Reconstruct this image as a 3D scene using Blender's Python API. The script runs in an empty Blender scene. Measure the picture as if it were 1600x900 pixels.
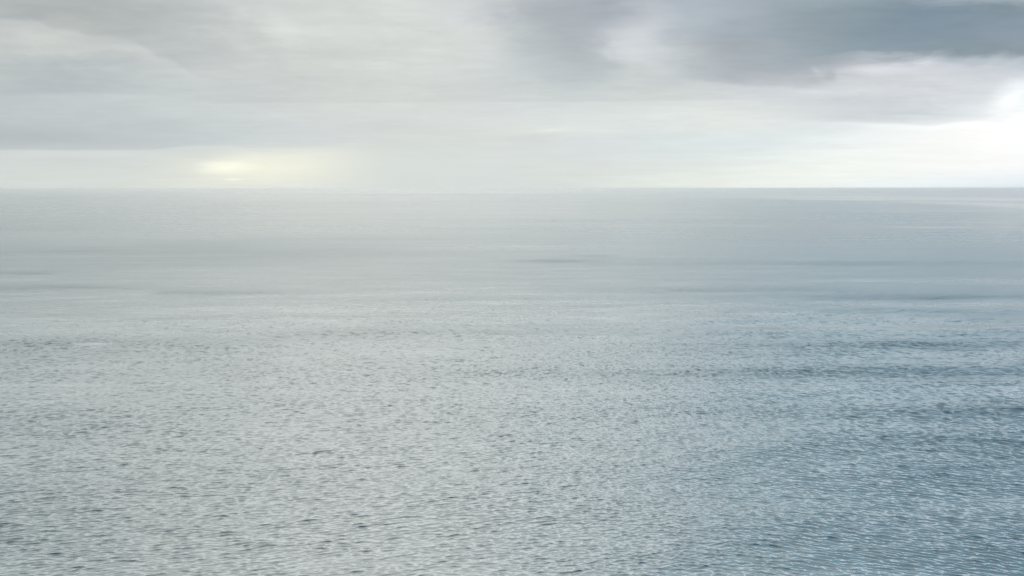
import bpy, math
import numpy as np

# ------------------------------------------------------------------ camera
F = 1232.0                      # focal length in photograph pixels (1600 wide)
CAM_H = 100.0                   # clifftop height above the sea, metres
PITCH = math.radians(7.21)      # downwards
sc = bpy.context.scene
cam_d = bpy.data.cameras.new('camera')
cam_d.sensor_width = 36.0
cam_d.lens = 36.0 * F / 1600.0
cam_d.clip_start = 1.0
cam_d.clip_end = 600000.0
cam = bpy.data.objects.new('camera', cam_d)
sc.collection.objects.link(cam)
cam.location = (0, 0, CAM_H)
cam.rotation_mode = 'XYZ'
cam.rotation_euler = (math.radians(90) - PITCH, math.radians(0.06), 0)
sc.camera = cam

sc.render.engine = 'CYCLES'
sc.cycles.max_bounces = 5
sc.cycles.glossy_bounces = 3
sc.cycles.diffuse_bounces = 1
sc.cycles.transmission_bounces = 1
sc.cycles.volume_bounces = 3
sc.cycles.use_denoising = True
sc.cycles.denoiser = 'OPENIMAGEDENOISE'
sc.cycles.denoising_input_passes = 'RGB_ALBEDO_NORMAL'
sc.cycles.denoising_prefilter = 'ACCURATE'
sc.cycles.sample_clamp_indirect = 4.0
sc.cycles.use_adaptive_sampling = False
sc.view_settings.view_transform = 'Standard'
sc.view_settings.look = 'None'
sc.view_settings.gamma = 1.0
sc.view_settings.use_curve_mapping = False
sc.view_settings.exposure = 0.0

SUN_EL = math.radians(42.0)
SUN_AZ = math.radians(-8.0)     # azimuth from +Y towards +X

# ------------------------------------------------------------------ node helper
class T:
    """tiny expression builder for shader node trees"""
    def __init__(s, nt): s.nt = nt
    def node(s, kind, **kw):
        n = s.nt.nodes.new(kind)
        for k, v in kw.items(): setattr(n, k, v)
        return n
    def put(s, sock, v):
        if isinstance(v, X): s.nt.links.new(v.o, sock)
        elif v is not None: sock.default_value = v
    def m(s, op, a, b=None, c=None, clamp=False):
        n = s.node('ShaderNodeMath', operation=op, use_clamp=clamp)
        s.put(n.inputs[0], a)
        if b is not None: s.put(n.inputs[1], b)
        if c is not None: s.put(n.inputs[2], c)
        return X(s, n.outputs[0])
    def step(s, v, lo, hi, a=0.0, b=1.0, kind='SMOOTHSTEP'):
        n = s.node('ShaderNodeMapRange', interpolation_type=kind)
        n.clamp = True
        for i, q in enumerate((v, lo, hi, a, b)): s.put(n.inputs[i], q)
        return X(s, n.outputs[0])
    def xyz(s, a, b, c):
        n = s.node('ShaderNodeCombineXYZ')
        for i, q in enumerate((a, b, c)): s.put(n.inputs[i], q)
        return X(s, n.outputs[0])
    def sep(s, v):
        n = s.node('ShaderNodeSeparateXYZ'); s.put(n.inputs[0], v)
        return [X(s, o) for o in n.outputs]
    def noise(s, vec, scale, detail=4.0, rough=0.5, dist=0.0):
        n = s.node('ShaderNodeTexNoise'); n.noise_dimensions = '3D'
        s.put(n.inputs['Vector'], vec); n.inputs['Scale'].default_value = scale
        n.inputs['Detail'].default_value = detail; n.inputs['Roughness'].default_value = rough
        n.inputs['Distortion'].default_value = dist
        return X(s, n.outputs['Fac'])
    def ramp(s, v, stops, interp='B_SPLINE'):
        n = s.node('ShaderNodeValToRGB'); cr = n.color_ramp; cr.interpolation = interp
        stops = sorted(stops, key=lambda q: q[0])
        while len(cr.elements) < len(stops): cr.elements.new(0.5)
        for e, (p, c) in zip(cr.elements, stops): e.position = max(0, min(1, p))
        for e, (p, c) in zip(cr.elements, stops):
            e.color = (c, c, c, 1) if isinstance(c, float) else (*c, 1)
        s.put(n.inputs[0], v)
        return X(s, n.outputs[0])
    def vm(s, op, a, b=None, scale=None):
        n = s.node('ShaderNodeVectorMath', operation=op)
        s.put(n.inputs[0], a)
        if b is not None: s.put(n.inputs[1], b)
        if scale is not None: s.put(n.inputs['Scale'], scale)
        return X(s, n.outputs[0])
    def mix(s, f, a, b):
        n = s.node('ShaderNodeMix'); n.data_type = 'RGBA'
        s.put(n.inputs[0], f); s.put(n.inputs[6], a); s.put(n.inputs[7], b)
        return X(s, n.outputs[2])
class X:
    def __init__(s, t, o): s.t, s.o = t, o
    def __add__(a, b): return a.t.m('ADD', a, b)
    __radd__ = __add__
    def __sub__(a, b): return a.t.m('SUBTRACT', a, b)
    def __rsub__(a, b): return a.t.m('SUBTRACT', b, a)
    def __mul__(a, b): return a.t.m('MULTIPLY', a, b)
    __rmul__ = __mul__
    def __truediv__(a, b): return a.t.m('DIVIDE', a, b)

def lin(c):
    return tuple((x/255/12.92 if x/255 <= .04045 else ((x/255+.055)/1.055)**2.4) for x in c)

# sky chart: U = tan(azimuth), V = tan(elevation)/cos(azimuth); both are world directions
cp, sp = math.cos(PITCH), math.sin(PITCH)
def chart(X_, Y_):
    a, b = (X_-800)/F, (450-Y_)/F
    y = cp + b*sp; z = -sp + b*cp
    return a/y, z/y
def Vy(Y_): return chart(800, Y_)[1]
def Ux(X_): return (X_-800)/F
PU = 1.6
def upos(u): return (u+PU)/(2*PU)
def tpos(v): return (v+.012)/(v+.262)

# ------------------------------------------------------------------ sky
world = bpy.data.worlds.new('World'); sc.world = world; world.use_nodes = True
nt = world.node_tree; nt.nodes.clear(); t = T(nt)
tc = t.node('ShaderNodeTexCoord')
D = X(t, tc.outputs['Generated'])
dx, dy, dz = t.sep(D)
hl = t.m('MAXIMUM', t.m('SQRT', dx*dx + dy*dy), 0.0005)
ca = t.m('MAXIMUM', dy/hl, 0.42)
U0 = t.m('MAXIMUM', t.m('MINIMUM', (dx/hl)/ca, 2.2), -2.2)
V0 = t.m('MAXIMUM', (dz/hl)/ca, -0.008)
# noises live on a cloud deck seen in perspective
zz = t.m('MAXIMUM', dz, 0.0) + 0.075
P = t.xyz(dx/zz, dy/zz, 3.1)
n_big = t.noise(P, 0.55, 5, .55) - 0.5
n_mid = t.noise(P, 1.7, 6, .58, 0.3) - 0.5
P2 = t.xyz(dx/zz + 17.0, dy/zz*1.6, 9.4)
n_fine = t.noise(P2, 5.0, 5, .6) - 0.5
# puffs without perspective squeeze, for ragged cloud edges
PW = t.xyz(U0*1.0, V0*3.2, 1.7)
n_puff = t.noise(PW, 9.0, 6, .6, 0.4) - 0.5
n_wisp = t.noise(t.xyz(U0*1.0, V0*9.0, 5.2), 3.2, 6, .6, .5) - 0.5
lift = t.step(V0, 0.01, 0.16)
V = V0 + n_wisp*0.014 + n_puff*(0.004 + lift*0.045)
U = U0 + n_puff*(.05+lift*.07) + n_mid*0.05
upx = (U + PU) / (2*PU)
tpx = (V + .012) / (V + .262)

ROWS = [
 (291, [(-500,(205,213,214)),(0,(214,220,217)),(200,(217,224,219)),(350,(229,233,225)),(500,(229,233,226)),(600,(214,222,218)),(800,(214,221,218)),(1000,(225,232,227)),(1150,(238,244,238)),(1300,(242,248,246)),(1450,(237,246,249)),(1600,(228,240,247)),(2100,(225,236,244))]),
 (264, [(-500,(203,210,210)),(0,(210,218,216)),(200,(213,220,217)),(300,(224,228,219)),(380,(238,240,224)),(500,(233,236,222)),(600,(213,220,216)),(800,(214,221,219)),(1000,(222,229,226)),(1150,(232,239,234)),(1300,(243,249,243)),(1450,(251,254,251)),(1600,(252,255,255)),(2100,(240,246,250))]),
 (240, [(-500,(198,205,207)),(0,(207,214,214)),(200,(210,217,216)),(300,(216,222,217)),(400,(231,234,223)),(500,(229,232,223)),(600,(211,218,215)),(800,(212,219,218)),(1000,(218,226,227)),(1150,(223,232,232)),(1300,(240,246,244)),(1450,(249,252,250)),(1600,(252,254,254)),(2100,(240,246,250))]),
 (218, [(-500,(182,190,194)),(0,(184,193,196)),(150,(186,195,199)),(270,(193,201,205)),(400,(201,209,211)),(550,(208,214,214)),(700,(211,217,215)),(860,(212,218,218)),(1000,(217,225,226)),(1100,(221,229,231)),(1200,(225,233,236)),(1350,(240,246,246)),(1450,(249,251,250)),(1600,(253,253,253)),(2100,(235,240,244))]),
 (200, [(-500,(182,190,194)),(0,(184,193,196)),(150,(188,197,200)),(300,(196,204,206)),(500,(206,212,213)),(700,(212,218,216)),(860,(219,225,222)),(1000,(219,226,225)),(1150,(226,232,230)),(1300,(228,234,236)),(1450,(246,250,250)),(1600,(255,255,255)),(2100,(230,236,240))]),
 (180, [(-500,(186,194,196)),(0,(190,198,200)),(200,(195,203,205)),(400,(205,212,212)),(550,(210,216,214)),(800,(212,218,217)),(1000,(221,227,224)),(1150,(226,231,229)),(1300,(213,219,221)),(1450,(205,212,216)),(1540,(236,240,242)),(1600,(255,255,255)),(2100,(225,231,236))]),
 (158, [(-500,(186,194,196)),(0,(188,197,199)),(200,(197,205,206)),(400,(202,207,207)),(600,(208,213,210)),(750,(208,213,213)),(900,(207,213,213)),(1000,(212,218,216)),(1150,(213,219,219)),(1300,(211,216,220)),(1450,(213,218,222)),(1550,(225,230,233)),(1600,(245,250,250)),(2100,(215,222,228))]),
 (135, [(-500,(184,192,193)),(0,(184,192,195)),(100,(182,191,194)),(200,(189,197,199)),(400,(199,205,204)),(600,(206,212,209)),(750,(205,211,210)),(900,(194,202,204)),(1000,(200,206,205)),(1100,(198,204,206)),(1200,(198,203,208)),(1300,(208,213,216)),(1450,(216,220,224)),(1550,(216,221,226)),(1600,(230,235,238)),(2100,(200,208,215))]),
 (110, [(-500,(186,192,192)),(0,(188,195,195)),(100,(182,190,192)),(250,(194,200,200)),(400,(202,207,205)),(600,(207,212,208)),(750,(206,212,211)),(850,(188,196,199)),(930,(184,192,195)),(1000,(203,209,209)),(1080,(186,193,197)),(1150,(172,179,186)),(1280,(176,182,188)),(1350,(212,215,220)),(1500,(205,210,216)),(1600,(196,203,210)),(2100,(170,180,190))]),
 (80, [(-500,(186,191,191)),(0,(194,199,197)),(100,(198,203,201)),(200,(200,205,203)),(300,(188,194,193)),(400,(202,207,205)),(600,(208,213,209)),(750,(209,214,212)),(850,(180,188,191)),(930,(182,189,193)),(1000,(208,213,215)),(1080,(178,186,191)),(1200,(163,173,180)),(1300,(146,160,169)),(1400,(141,156,166)),(1500,(141,156,165)),(1600,(144,157,167)),(2100,(140,154,166))]),
 (50, [(-500,(182,188,187)),(0,(198,202,200)),(80,(201,205,202)),(140,(184,190,188)),(250,(183,189,188)),(400,(203,208,205)),(440,(215,220,217)),(600,(208,213,209)),(750,(209,213,212)),(830,(178,186,190)),(930,(176,182,188)),(1000,(203,208,212)),(1080,(174,182,189)),(1200,(155,167,175)),(1300,(141,155,164)),(1450,(129,146,159)),(1600,(139,154,166)),(2100,(130,146,160))]),
 (20, [(-500,(175,181,180)),(0,(176,182,181)),(150,(174,181,179)),(300,(188,194,193)),(400,(206,210,208)),(600,(208,213,209)),(740,(208,212,212)),(800,(178,185,190)),(900,(168,175,182)),(960,(166,173,181)),(1030,(188,194,200)),(1080,(179,188,195)),(1200,(156,168,176)),(1350,(134,151,160)),(1450,(127,145,159)),(1550,(131,148,159)),(1600,(137,151,162)),(2100,(125,142,157))]),
 (-30, [(-500,(180,186,184)),(0,(178,184,183)),(150,(180,186,184)),(300,(196,201,199)),(600,(210,215,211)),(800,(195,200,202)),(950,(178,185,191)),(1100,(168,178,187)),(1300,(168,181,189)),(1500,(182,193,201)),(1620,(210,218,223)),(2100,(200,208,214))]),
 (-62, [(-500,(186,193,192)),(0,(186,193,192)),(300,(204,209,207)),(600,(212,217,213)),(800,(210,215,215)),(1000,(208,214,216)),(1150,(206,213,217)),(1300,(215,222,226)),(1500,(238,242,244)),(1620,(252,253,254)),(2100,(232,237,240))]),
]
rows = [(tpos(Vy(Y)), [(upos(chart(x, Y)[0]), lin(c)) for x, c in pts], 2.4 if Y < -60 else 1.0) for Y, pts in ROWS]  # topmost row, out of view, is boosted to brighten the water's reflections
def erow(el, k, pts):   # azimuth-degree stops for the sky above the picture, k = invented brightness, set to light the water
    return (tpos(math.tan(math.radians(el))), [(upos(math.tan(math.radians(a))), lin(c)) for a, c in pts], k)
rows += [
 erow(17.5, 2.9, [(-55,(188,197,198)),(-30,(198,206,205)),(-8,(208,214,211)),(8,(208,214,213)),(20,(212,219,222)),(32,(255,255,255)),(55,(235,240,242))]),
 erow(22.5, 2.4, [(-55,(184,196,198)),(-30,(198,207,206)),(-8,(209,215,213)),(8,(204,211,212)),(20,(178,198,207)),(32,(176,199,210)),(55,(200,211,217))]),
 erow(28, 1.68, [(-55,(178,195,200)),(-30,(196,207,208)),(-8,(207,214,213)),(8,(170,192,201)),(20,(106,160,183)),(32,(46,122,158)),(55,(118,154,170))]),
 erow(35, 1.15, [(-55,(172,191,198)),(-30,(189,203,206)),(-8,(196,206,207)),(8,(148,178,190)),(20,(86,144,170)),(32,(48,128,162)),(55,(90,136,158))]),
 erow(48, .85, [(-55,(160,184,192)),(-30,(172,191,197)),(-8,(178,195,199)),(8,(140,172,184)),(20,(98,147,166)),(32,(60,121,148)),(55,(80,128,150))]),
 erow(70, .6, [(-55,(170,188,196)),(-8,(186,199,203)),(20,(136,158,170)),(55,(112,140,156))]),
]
rows.sort(key=lambda q: q[0])
ts = [r[0] for r in rows]
total = None
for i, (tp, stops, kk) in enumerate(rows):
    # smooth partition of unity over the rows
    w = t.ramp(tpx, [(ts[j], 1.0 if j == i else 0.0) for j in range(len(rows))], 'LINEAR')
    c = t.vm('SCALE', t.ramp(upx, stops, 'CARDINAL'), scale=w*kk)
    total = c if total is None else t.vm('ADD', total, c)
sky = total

# ragged cloud edges: a sharp step laid over the soft chart, fading out on both sides
def edge(pts, amp, sharp, wide, ends, wob=0.5, noise=None):
    nz = noise if noise is not None else n_puff
    lo, hi = -0.02, 0.30
    e = t.ramp((U0 + PU)/(2*PU), [(upos(Ux(x)), (Vy(y)-lo)/(hi-lo)) for x, y in pts], 'EASE')*(hi-lo) + lo
    d = (V0 - e)*F + nz*(wob*30.0)
    a = t.step(d, -sharp, sharp) - t.step(d, -wide, wide)
    x0, x1, x2, x3 = [Ux(q) for q in ends]
    m = t.step(U0, x0, x1) * t.step(U0, x2, x3, 1.0, 0.0)
    return a*m*amp
def blob(x, y, rx, ry, rot=0.0, inner=0.0, wob=0.6, noise=None):
    nz = noise if noise is not None else n_puff
    du = (U0 - Ux(x))*F; dv = (V0 - Vy(y))*F
    c, s = math.cos(math.radians(rot)), math.sin(math.radians(rot))
    a = (du*c + dv*s)/rx; b = (dv*c - du*s)/ry
    r = t.m('SQRT', a*a + b*b) + nz*wob
    return t.step(r, inner, 1.0, 1.0, 0.0)

shade = 1.0 - edge([(0,233),(235,234),(290,230),(330,227),(600,224)], .13, 1.6, 16, (-900,-300,240,420), .10)
E = [
 edge([(380,231),(460,231),(560,229)], .07, 1.5, 9, (372,395,470,560), .07),
 edge([(-100,30),(70,26),(110,44),(170,56),(220,62),(265,86),(330,118),(420,150)], .12, 5, 30, (-300,20,250,400), .8),
 edge([(0,147),(120,144),(220,146),(380,160)], .06, 3, 18, (-300,20,180,330), .35),
 edge([(300,160),(420,161),(800,159),(1150,157),(1200,152)], .07, 2.0, 18, (250,420,1130,1230), .10),
 edge([(1040,118),(1090,128),(1150,133),(1280,137),(1320,134)], .15, 5, 22, (1030,1100,1265,1300), .55),
 edge([(1240,100),(1300,104),(1345,104),(1400,95),(1480,88),(1560,88),(1700,100)], .27, 6, 26, (1230,1310,1600,1900), .55),
 edge([(1180,186),(1300,191),(1380,194),(1440,198),(1480,192),(1540,189)], .16, 3.0, 14, (1150,1360,1490,1560), .12),
 edge([(1000,240),(1120,239),(1220,235),(1340,233)], .045, 2.0, 12, (950,1060,1300,1480), .10),
 edge([(780,212),(830,209),(900,206),(1000,210)], -.05, 3, 12, (760,840,930,1040), .15),
 edge([(700,222),(800,222),(1000,218)], .035, 2, 10, (680,780,960,1060), .08),
]
for e in E: shade = shade - e
shade = shade - blob(1285,117,14,13,20,.3,.8)*.13 - blob(1262,126,30,9,5,.2,.9)*.08 - blob(1291,125,9,8,0,.2,.8)*.04
shade = shade + blob(1262,110,14,7,-30,.0,.6)*.16
shade = shade - blob(1330,157,130,13,0,.0,.9)*.06 - blob(1450,138,110,9,-6,.0,.9)*.05 - blob(1370,187,150,9,-3,.0,.8,n_wisp)*.05 - blob(90,130,170,22,0,.0,.9)*.045 - blob(40,212,220,15,0,.0,.8,n_wisp)*.05 + blob(170,151,150,6,0,.0,.8,n_wisp)*.035
shade = shade - blob(975,120,60,30,0,.1,1.1)*.05
shade = shade + blob(1005,66,60,34,35,.0,1.8)*.05
shade = shade - blob(1140,70,70,50,-20,.1,1.2)*.06
shade = shade + blob(1560,150,50,28,30,.0,1.2)*.18
shade = shade + blob(450,35,60,24,-40,.0,.8)*.045
shade = shade + blob(862,203,60,5,4,.0,.5)*.05 + blob(428,224,22,2.2,0,.1,.3)*.05 + blob(551,224,13,2.0,0,.1,.3)*.06
shade = shade + blob(300,229,60,2.5,2,.0,.6)*.05
shade = shade + n_big*0.07 + n_mid*0.11 + n_fine*(0.04 + lift*0.14) + n_wisp*0.08 + n_puff*lift*0.22
shade = t.m('MAXIMUM', shade, 0.3)
sky = t.vm('SCALE', sky, scale=shade)
# low yellow glow where the cloud thins over the horizon
glow = blob(352,261,64,15,0,.0,1.3,n_wisp)*.15 + blob(400,258,150,24,0,.0,.8,n_wisp)*.025 + blob(368,280,22,3,0,.0,.3)*.10
sky = t.vm('ADD', sky, t.vm('SCALE', t.xyz(1.1,1.04,.74), scale=glow))
# bright opening at the right, blown out in the picture
openr = blob(1640,205,210,50,0,.0,1.2,n_wisp)*.05
sky = t.vm('ADD', sky, t.vm('SCALE', t.xyz(1.0,1.0,1.0), scale=openr))
# cloud lit from behind by the hidden sun
sd = (math.sin(SUN_AZ)*math.cos(SUN_EL), math.cos(SUN_AZ)*math.cos(SUN_EL), math.sin(SUN_EL))
dn = t.node('ShaderNodeVectorMath', operation='DOT_PRODUCT')
nt.links.new(D.o, dn.inputs[0]); dn.inputs[1].default_value = sd
sg = t.step(X(t, dn.outputs['Value']), 0.87, 1.0)
sky = t.vm('ADD', sky, t.vm('SCALE', t.xyz(1.0,.97,.90), scale=sg*.45))

STR = 0.1
cloud = t.vm('SCALE', sky, scale=1.0/STR)
sk = t.node('ShaderNodeTexSky', sky_type='NISHITA')
sk.sun_disc = False; sk.sun_elevation = SUN_EL; sk.sun_rotation = SUN_AZ
sk.altitude = 100; sk.air_density = 1.0; sk.dust_density = 2.0
final = t.mix(0.96, X(t, sk.outputs[0]), cloud)
# below the horizon only the sea is ever seen
bg = t.node('ShaderNodeBackground'); bg.inputs['Strength'].default_value = STR
nt.links.new(final.o, bg.inputs['Color'])
ow = t.node('ShaderNodeOutputWorld'); nt.links.new(bg.outputs[0], ow.inputs[0])
world.cycles.sampling_method = 'MANUAL'; world.cycles.sample_map_resolution = 512

# ------------------------------------------------------------------ sun behind cloud
sl = bpy.data.lights.new('sun', 'SUN'); sl.energy = 0.5; sl.angle = math.radians(80)
sl.color = (1.0, .96, .88)
sun = bpy.data.objects.new('sun', sl); sc.collection.objects.link(sun)
from mathutils import Vector
sun.rotation_euler = Vector(sd).to_track_quat('Z', 'Y').to_euler()

# ------------------------------------------------------------------ the sea surface
rng = np.random.default_rng(11)
def ocean(L, N, kmin, kmax, systems, seed):
    """band of wind waves on an L metre tile: height and horizontal shift, unit rms slope"""
    r = np.random.default_rng(seed)
    k1 = np.fft.fftfreq(N, d=L/N)*2*np.pi
    kx, ky = np.meshgrid(k1, k1, indexing='xy')
    k = np.hypot(kx, ky); k[0, 0] = 1e-9
    S = np.zeros_like(k)
    for (ang, spread, kp, p, amp) in systems:
        th = np.arctan2(ky, kx) - ang
        S += amp * np.exp(-1.1*(kp/k)**2) * k**(-p) * np.maximum(np.cos(th/1.0), 0)**spread
    S *= 1/(1+np.exp(-(k-kmin)/(kmin*.08))) * 1/(1+np.exp((k-kmax)/(kmax*.08)))
    S[0, 0] = 0
    h = (r.standard_normal((N, N)) + 1j*r.standard_normal((N, N)))*np.sqrt(S)
    H = np.fft.ifft2(h).real
    Hk = np.fft.fft2(H)
    gx = np.fft.ifft2(1j*kx*Hk).real; gy = np.fft.ifft2(1j*ky*Hk).real
    s = math.sqrt((gx**2+gy**2).mean())
    Dx = np.fft.ifft2(1j*kx/k*Hk).real/s; Dy = np.fft.ifft2(1j*ky/k*Hk).real/s
    return np.stack([H/s, Dx, Dy], -1).astype(np.float32)
def sample(tile, L, x, y, ca=1.0, sa=0.0):
    N = tile.shape[0]
    u = (x*ca + y*sa)/L*N; v = (-x*sa + y*ca)/L*N
    i = np.floor(u); j = np.floor(v)
    fu = (u-i).astype(np.float32)[..., None]; fv = (v-j).astype(np.float32)[..., None]
    i = i.astype(np.int64) % N; j = j.astype(np.int64) % N
    i1 = (i+1) % N; j1 = (j+1) % N
    return (tile[j, i]*(1-fu)+tile[j, i1]*fu)*(1-fv) + (tile[j1, i]*(1-fu)+tile[j1, i1]*fu)*fv

D90 = math.pi/2
windA = [(-D90-.09, 70, 2*np.pi/2.1, 5.4, 1.0), (-D90+.22, 90, 2*np.pi/2.5, 5.4, .8), (-D90, 8, 2*np.pi/1.9, 5.0, .10)]
windB = [(-D90-.04, 16, 2*np.pi/16., 4.0, 1.0), (-D90+.45, 12, 2*np.pi/14, 4.0, .6)]
windC = [(-D90+.05, 14, 2*np.pi/75., 4.5, 1.0), (-D90+.35, 16, 2*np.pi/60, 4.5, .6)]
tA = ocean(331.0, 2048, 2*np.pi/6.5, 2*np.pi/1.1, windA, 1)
tB = ocean(1217.0, 1024, 2*np.pi/32., 2*np.pi/6.5, windB, 2)
tC = ocean(4700.0, 1024, 2*np.pi/160., 2*np.pi/32., windC, 3)
SA, SB, SC, S0 = 0.18, 0.030, 0.022, 0.010      # rms slopes of the bands and of unresolved ripples

def patches(L, N, p, seed, stretch=2.5):
    r = np.random.default_rng(seed)
    k1 = np.fft.fftfreq(N, d=1.0/N)
    kx, ky = np.meshgrid(k1, k1, indexing='xy')
    k = np.sqrt((kx*stretch)**2 + ky**2) + 1e-6
    a = k**(-p); a[0, 0] = 0
    f = np.fft.ifft2(np.fft.fft2(r.standard_normal((N, N)))*a).real
    return (f/f.std()).astype(np.float32)[..., None]
pat1 = patches(64000., 2048, 1.35, 21)
pat2 = patches(3000., 1024, 1.1, 22, 5.0)

az_f = np.radians(np.linspace(-44, 44, 1650))
az_c = np.radians(np.linspace(44, 316, 90)[1:-1])
az = np.concatenate([az_f, az_c])
rr = np.concatenate([np.geomspace(2, 160, 70)[:-1],
                     np.geomspace(160, 1300, 2500)[:-1], np.geomspace(1300, 5000, 520)[:-1], np.geomspace(5000, 92000, 360)])
NR, NA = len(rr), len(az)
RR, AZ = np.meshgrid(rr, az, indexing='ij')
Xg = RR*np.sin(AZ); Yg = RR*np.cos(AZ)
dr = np.gradient(rr)[:, None]*np.ones((1, NA))
da = RR*np.gradient(np.unwrap(az))[None, :]
da = np.maximum(da, RR*np.radians(.05))
coarse = np.maximum(dr, 0.6*da)
def keep(lam): return np.clip((lam/coarse-1.3)/2.4, 0, 1)
kA, kB, kC = keep(2.1), keep(12.0), keep(60.0)

def ground(X_, Y_):      # where a picture feature lies on the water
    a, b = (X_-800)/F, (450-Y_)/F
    y = cp + b*sp; z = -sp + b*cp
    s = CAM_H/(-z)
    return a*s, y*s
w1 = sample(pat1, 64000., Xg, Yg)[..., 0]
w2 = sample(pat2, 3000., Xg+500, Yg)[..., 0]
wind = 0.38*w1 + 0.24*w2
# calm streaks (less chop) and cat's paws (more chop) on the water
FEAT = [(1050,345,330,2.2,.55),(820,386,150,3,-.35),(870,408,55,2.2,.5),(925,400,35,1.5,.45),
        (50,426,110,3.5,.45),(60,447,150,5,.4),(215,457,22,2.5,-.8),(320,457,160,4,.35),
        (150,537,34,4,-.7),(120,535,180,8,.30),(100,478,200,4,.3),(1400,540,260,8,.55),(1350,512,260,5,-.3),(1500,441,200,5,-.35),(1500,612,200,7,-.3),(1500,640,220,12,.4),(1300,412,260,4,.35),(1150,455,240,4,.3),(1350,488,240,4,.35),(700,470,260,5,.25),(600,520,260,6,.2),
        (1250,582,360,10,.5),(1450,466,220,5,.45),
        (150,385,420,8,.35),(560,372,300,5,.25),(760,360,160,3,.25),(1300,335,150,14,.35),
        (1500,312,180,4,-.5),(1590,322,110,24,-.5),(1200,305,250,3,-.5),(900,318,230,14,-.55),(60,298,500,2,-.6),(700,302,300,3,-.35),(330,325,200,8,.2),
        (1100,470,200,6,.15),(1100,640,200,10,.15),(1500,610,160,16,.3),(1500,680,240,20,.3),(450,395,250,5,.2)]
for X_, Y_, rx, ry, a in FEAT:
    gx, gy = ground(X_, Y_)
    wx = rx/F*gy; wy = gy*gy/(CAM_H*F)*ry
    wob = w2*.35
    d2 = ((Xg-gx)/wx)**2 + ((Yg-gy)/wy + wob)**2
    wind = wind + 1.6*a*np.exp(-d2*.9)
# the wind drops offshore: the far water lies much calmer than the near water
calm = np.clip(np.log(RR/650.)/math.log(3200/650.), 0, 1); calm = calm*calm*(3-2*calm)
offshore = 1.0 - .68*calm
chop = (np.clip(1.0 + wind, .25, 2.0)*offshore).astype(np.float32)

# the wind sea turns a little from the left of the view to the right, where a second train runs across
wr = np.clip((Xg/np.maximum(np.abs(Yg), 1)+.15)/.6, 0, 1); wr = wr*wr*(3-2*wr)
hA = sample(tA*.8, 265.0, Xg, Yg, math.cos(.10), math.sin(.10))*(np.sqrt(1-wr)*SA*kA*chop)[..., None] \
   + sample(tA*.8, 265.0, Xg+77, Yg+31, math.cos(-.42), math.sin(-.42))*(np.sqrt(wr)*SA*kA*chop)[..., None]
hB = sample(tB, 1217., Xg, Yg, math.cos(-.09), math.sin(-.09))*(SB*kB*chop)[..., None]
hC = sample(tC, 4700., Xg, Yg)*(SC*np.sqrt(chop*offshore)*kC*(1+.5*wr))[..., None]
hh = hA + hB + hC
z = hh[..., 0]
CH = 1.1
xs = Xg + CH*hh[..., 1]; ys = Yg + CH*hh[..., 2]
lost = SA**2*chop**2*(1-(kA*np.sinc(np.minimum(coarse/2.0, 1)))**2)*.8 + SB**2*chop**2*(1-kB**2)*.7 + (SC*offshore)**2*(1-kC**2)*.7 + (S0*chop)**2
alpha = np.sqrt(lost)
rough = np.sqrt(np.clip(alpha, .01, .6)).astype(np.float32)

co = np.stack([xs, ys, z], -1).reshape(-1, 3).astype(np.float32)
co = np.vstack([co, [[0, 0, 0]]]).astype(np.float32)
ii = np.arange(NR-1)[:, None]*NA; jj = np.arange(NA)[None, :]; j2 = (jj+1) % NA
quads = np.stack([ii+jj, ii+j2, ii+NA+j2, ii+NA+jj], -1).reshape(-1, 4)[:, ::-1]
cen = NR*NA
tris = np.stack([np.full(NA, cen), (np.arange(NA)+1) % NA, np.arange(NA)], -1)
loops = np.concatenate([quads.ravel(), tris.ravel()]).astype(np.int32)
tot = np.concatenate([np.full(len(quads), 4), np.full(len(tris), 3)]).astype(np.int32)
start = np.concatenate([[0], np.cumsum(tot)[:-1]]).astype(np.int32)
me = bpy.data.meshes.new('sea')
me.vertices.add(len(co)); me.vertices.foreach_set('co', co.ravel())
me.loops.add(len(loops)); me.loops.foreach_set('vertex_index', loops)
me.polygons.add(len(tot)); me.polygons.foreach_set('loop_start', start); me.polygons.foreach_set('loop_total', tot)
me.polygons.foreach_set('use_smooth', np.ones(len(tot), bool))
me.update(calc_edges=True)
at = me.attributes.new('ripple_roughness', 'FLOAT', 'POINT')
at.data.foreach_set('value', np.append(rough.ravel(), .3).astype(np.float32))
at = me.attributes.new('chop', 'FLOAT', 'POINT')
at.data.foreach_set('value', np.append(chop.ravel(), 1.).astype(np.float32))
sea = bpy.data.objects.new('sea', me); sc.collection.objects.link(sea)
sea['kind'] = 'structure'

mt = bpy.data.materials.new('sea_water'); mt.use_nodes = True
nt = mt.node_tree; nt.nodes.clear(); t = T(nt)
geo = t.node('ShaderNodeNewGeometry'); pos = X(t, geo.outputs['Position'])
ra = t.node('ShaderNodeAttribute'); ra.attribute_name = 'ripple_roughness'
px, py, pz = t.sep(pos)
dist = t.m('SQRT', px*px + py*py)
# fine ripples that the mesh is too coarse to carry
rip = t.noise(t.xyz(px*.55, py*1.3 + px*.1, 0.0), 1.7, 3, .6)
near = t.step(dist, 150.0, 900.0, 1.0, 0.0)
bp = t.node('ShaderNodeBump'); bp.inputs['Strength'].default_value = 1.0
t.put(bp.inputs['Distance'], near*0.008)
t.put(bp.inputs['Height'], rip)
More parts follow.
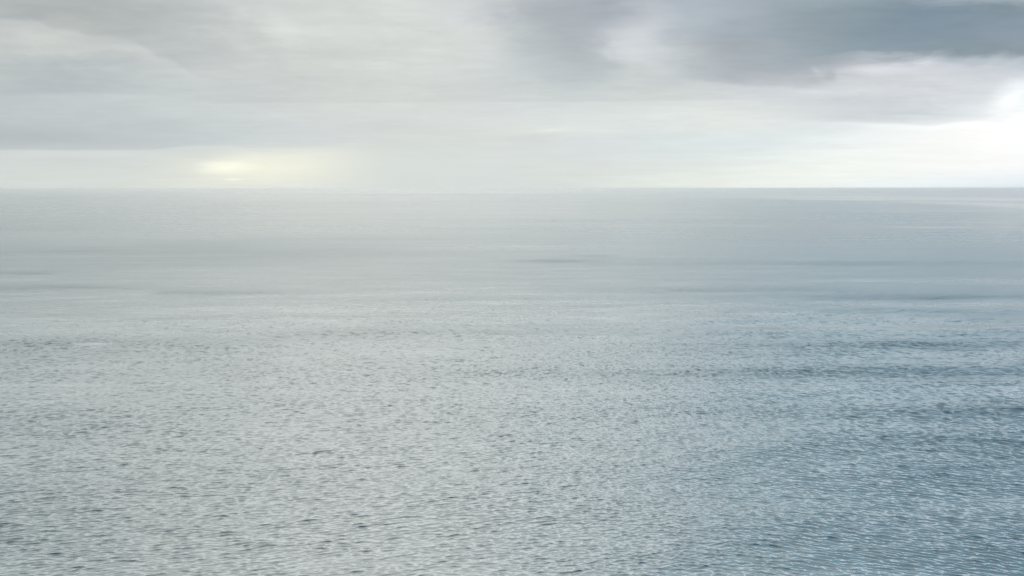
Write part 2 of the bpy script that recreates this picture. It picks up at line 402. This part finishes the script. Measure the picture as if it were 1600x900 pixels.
# colour of the water body: greener to the left, bluer to the right where it is deeper
mx = t.step(px/(t.m('MAXIMUM', py, 50.0)) + (t.noise(pos, .004, 3)-.5)*.3, -.30, .52)
body = t.mix(mx, (.010,.080,.100,1), (.003,.125,.185,1))
bs = t.node('ShaderNodeBsdfPrincipled')
t.put(bs.inputs['Base Color'], body)
nt.links.new(ra.outputs['Fac'], bs.inputs['Roughness'])
bs.inputs['IOR'].default_value = 3.2
nt.links.new(bp.outputs[0], bs.inputs['Normal'])
om = t.node('ShaderNodeOutputMaterial'); nt.links.new(bs.outputs[0], om.inputs['Surface'])
me.materials.append(mt)

# ------------------------------------------------------------------ air
def volume_mat(name, col, dens, aniso=0.0):
    m = bpy.data.materials.new(name); m.use_nodes = True
    n = m.node_tree; n.nodes.clear()
    v = n.nodes.new('ShaderNodeVolumePrincipled')
    v.inputs['Color'].default_value = (*col, 1); v.inputs['Density'].default_value = dens
    v.inputs['Anisotropy'].default_value = aniso
    o = n.nodes.new('ShaderNodeOutputMaterial'); n.links.new(v.outputs[0], o.inputs['Volume'])
    return m
def mesh_obj(name, verts, faces, mat):
    m = bpy.data.meshes.new(name); m.from_pydata(verts, [], faces); m.update()
    m.materials.append(mat)
    o = bpy.data.objects.new(name, m); sc.collection.objects.link(o); return o
HB, z0, z1 = 94000.0, -4.0, 103.0
hz = mesh_obj('haze', [(x, y, z) for z in (z0, z1) for x, y in ((-HB,-HB),(HB,-HB),(HB,HB),(-HB,HB))],
              [(3,2,1,0),(4,5,6,7),(0,1,5,4),(1,2,6,5),(2,3,7,6),(3,0,4,7)],
              volume_mat('sea_air', (.995,.99,.985), 6e-5, 0.86))
hz['kind'] = 'stuff'; hz['label'] = 'thin grey sea haze lying over the whole water surface'; hz['category'] = 'haze'

# a rain shower far out, falling from the cloud base and hiding part of the horizon
def ellipsoid(name, c, r, mat, nu=64, nv=32):
    vs = [(c[0], c[1], c[2]+r[2])]
    for j in range(1, nv):
        p = math.pi*j/nv
        for i in range(nu):
            a = 2*math.pi*i/nu
            vs.append((c[0]+r[0]*math.sin(p)*math.cos(a), c[1]+r[1]*math.sin(p)*math.sin(a), c[2]+r[2]*math.cos(p)))
    vs.append((c[0], c[1], c[2]-r[2]))
    fs = [(0, 1+i, 1+(i+1) % nu) for i in range(nu)]
    for j in range(nv-2):
        b = 1+j*nu
        fs += [(b+i, b+nu+i, b+nu+(i+1) % nu, b+(i+1) % nu) for i in range(nu)]
    b = 1+(nv-2)*nu
    fs += [(b+i, len(vs)-1, b+(i+1) % nu) for i in range(nu)]
    return mesh_obj(name, vs, fs, mat)
RD = 15000.0
rain = ellipsoid('rain_shower', (0, 0, 0), (1, 1, 1), None or volume_mat('falling_rain', (.99,.99,.98), 1e-4, 0.86))
rain.location = (Ux(690)*RD, RD, 0.0); rain.scale = (3600.0, 3600.0, 1350.0)
rn = rain.data.materials[0].node_tree; rt = T(rn)
ob = rt.node('ShaderNodeTexCoord'); v3 = X(rt, ob.outputs['Object'])
ln = rt.node('ShaderNodeVectorMath', operation='LENGTH'); rn.links.new(v3.o, ln.inputs[0])
rr_ = X(rt, ln.outputs['Value'])
rt.put(rn.nodes['Principled Volume'].inputs['Density'], rt.step(rr_, 0.0, 1.0, 2.0e-4, 0.0))
rain['kind'] = 'stuff'; rain['label'] = 'pale rain shower veiling the horizon at the centre'
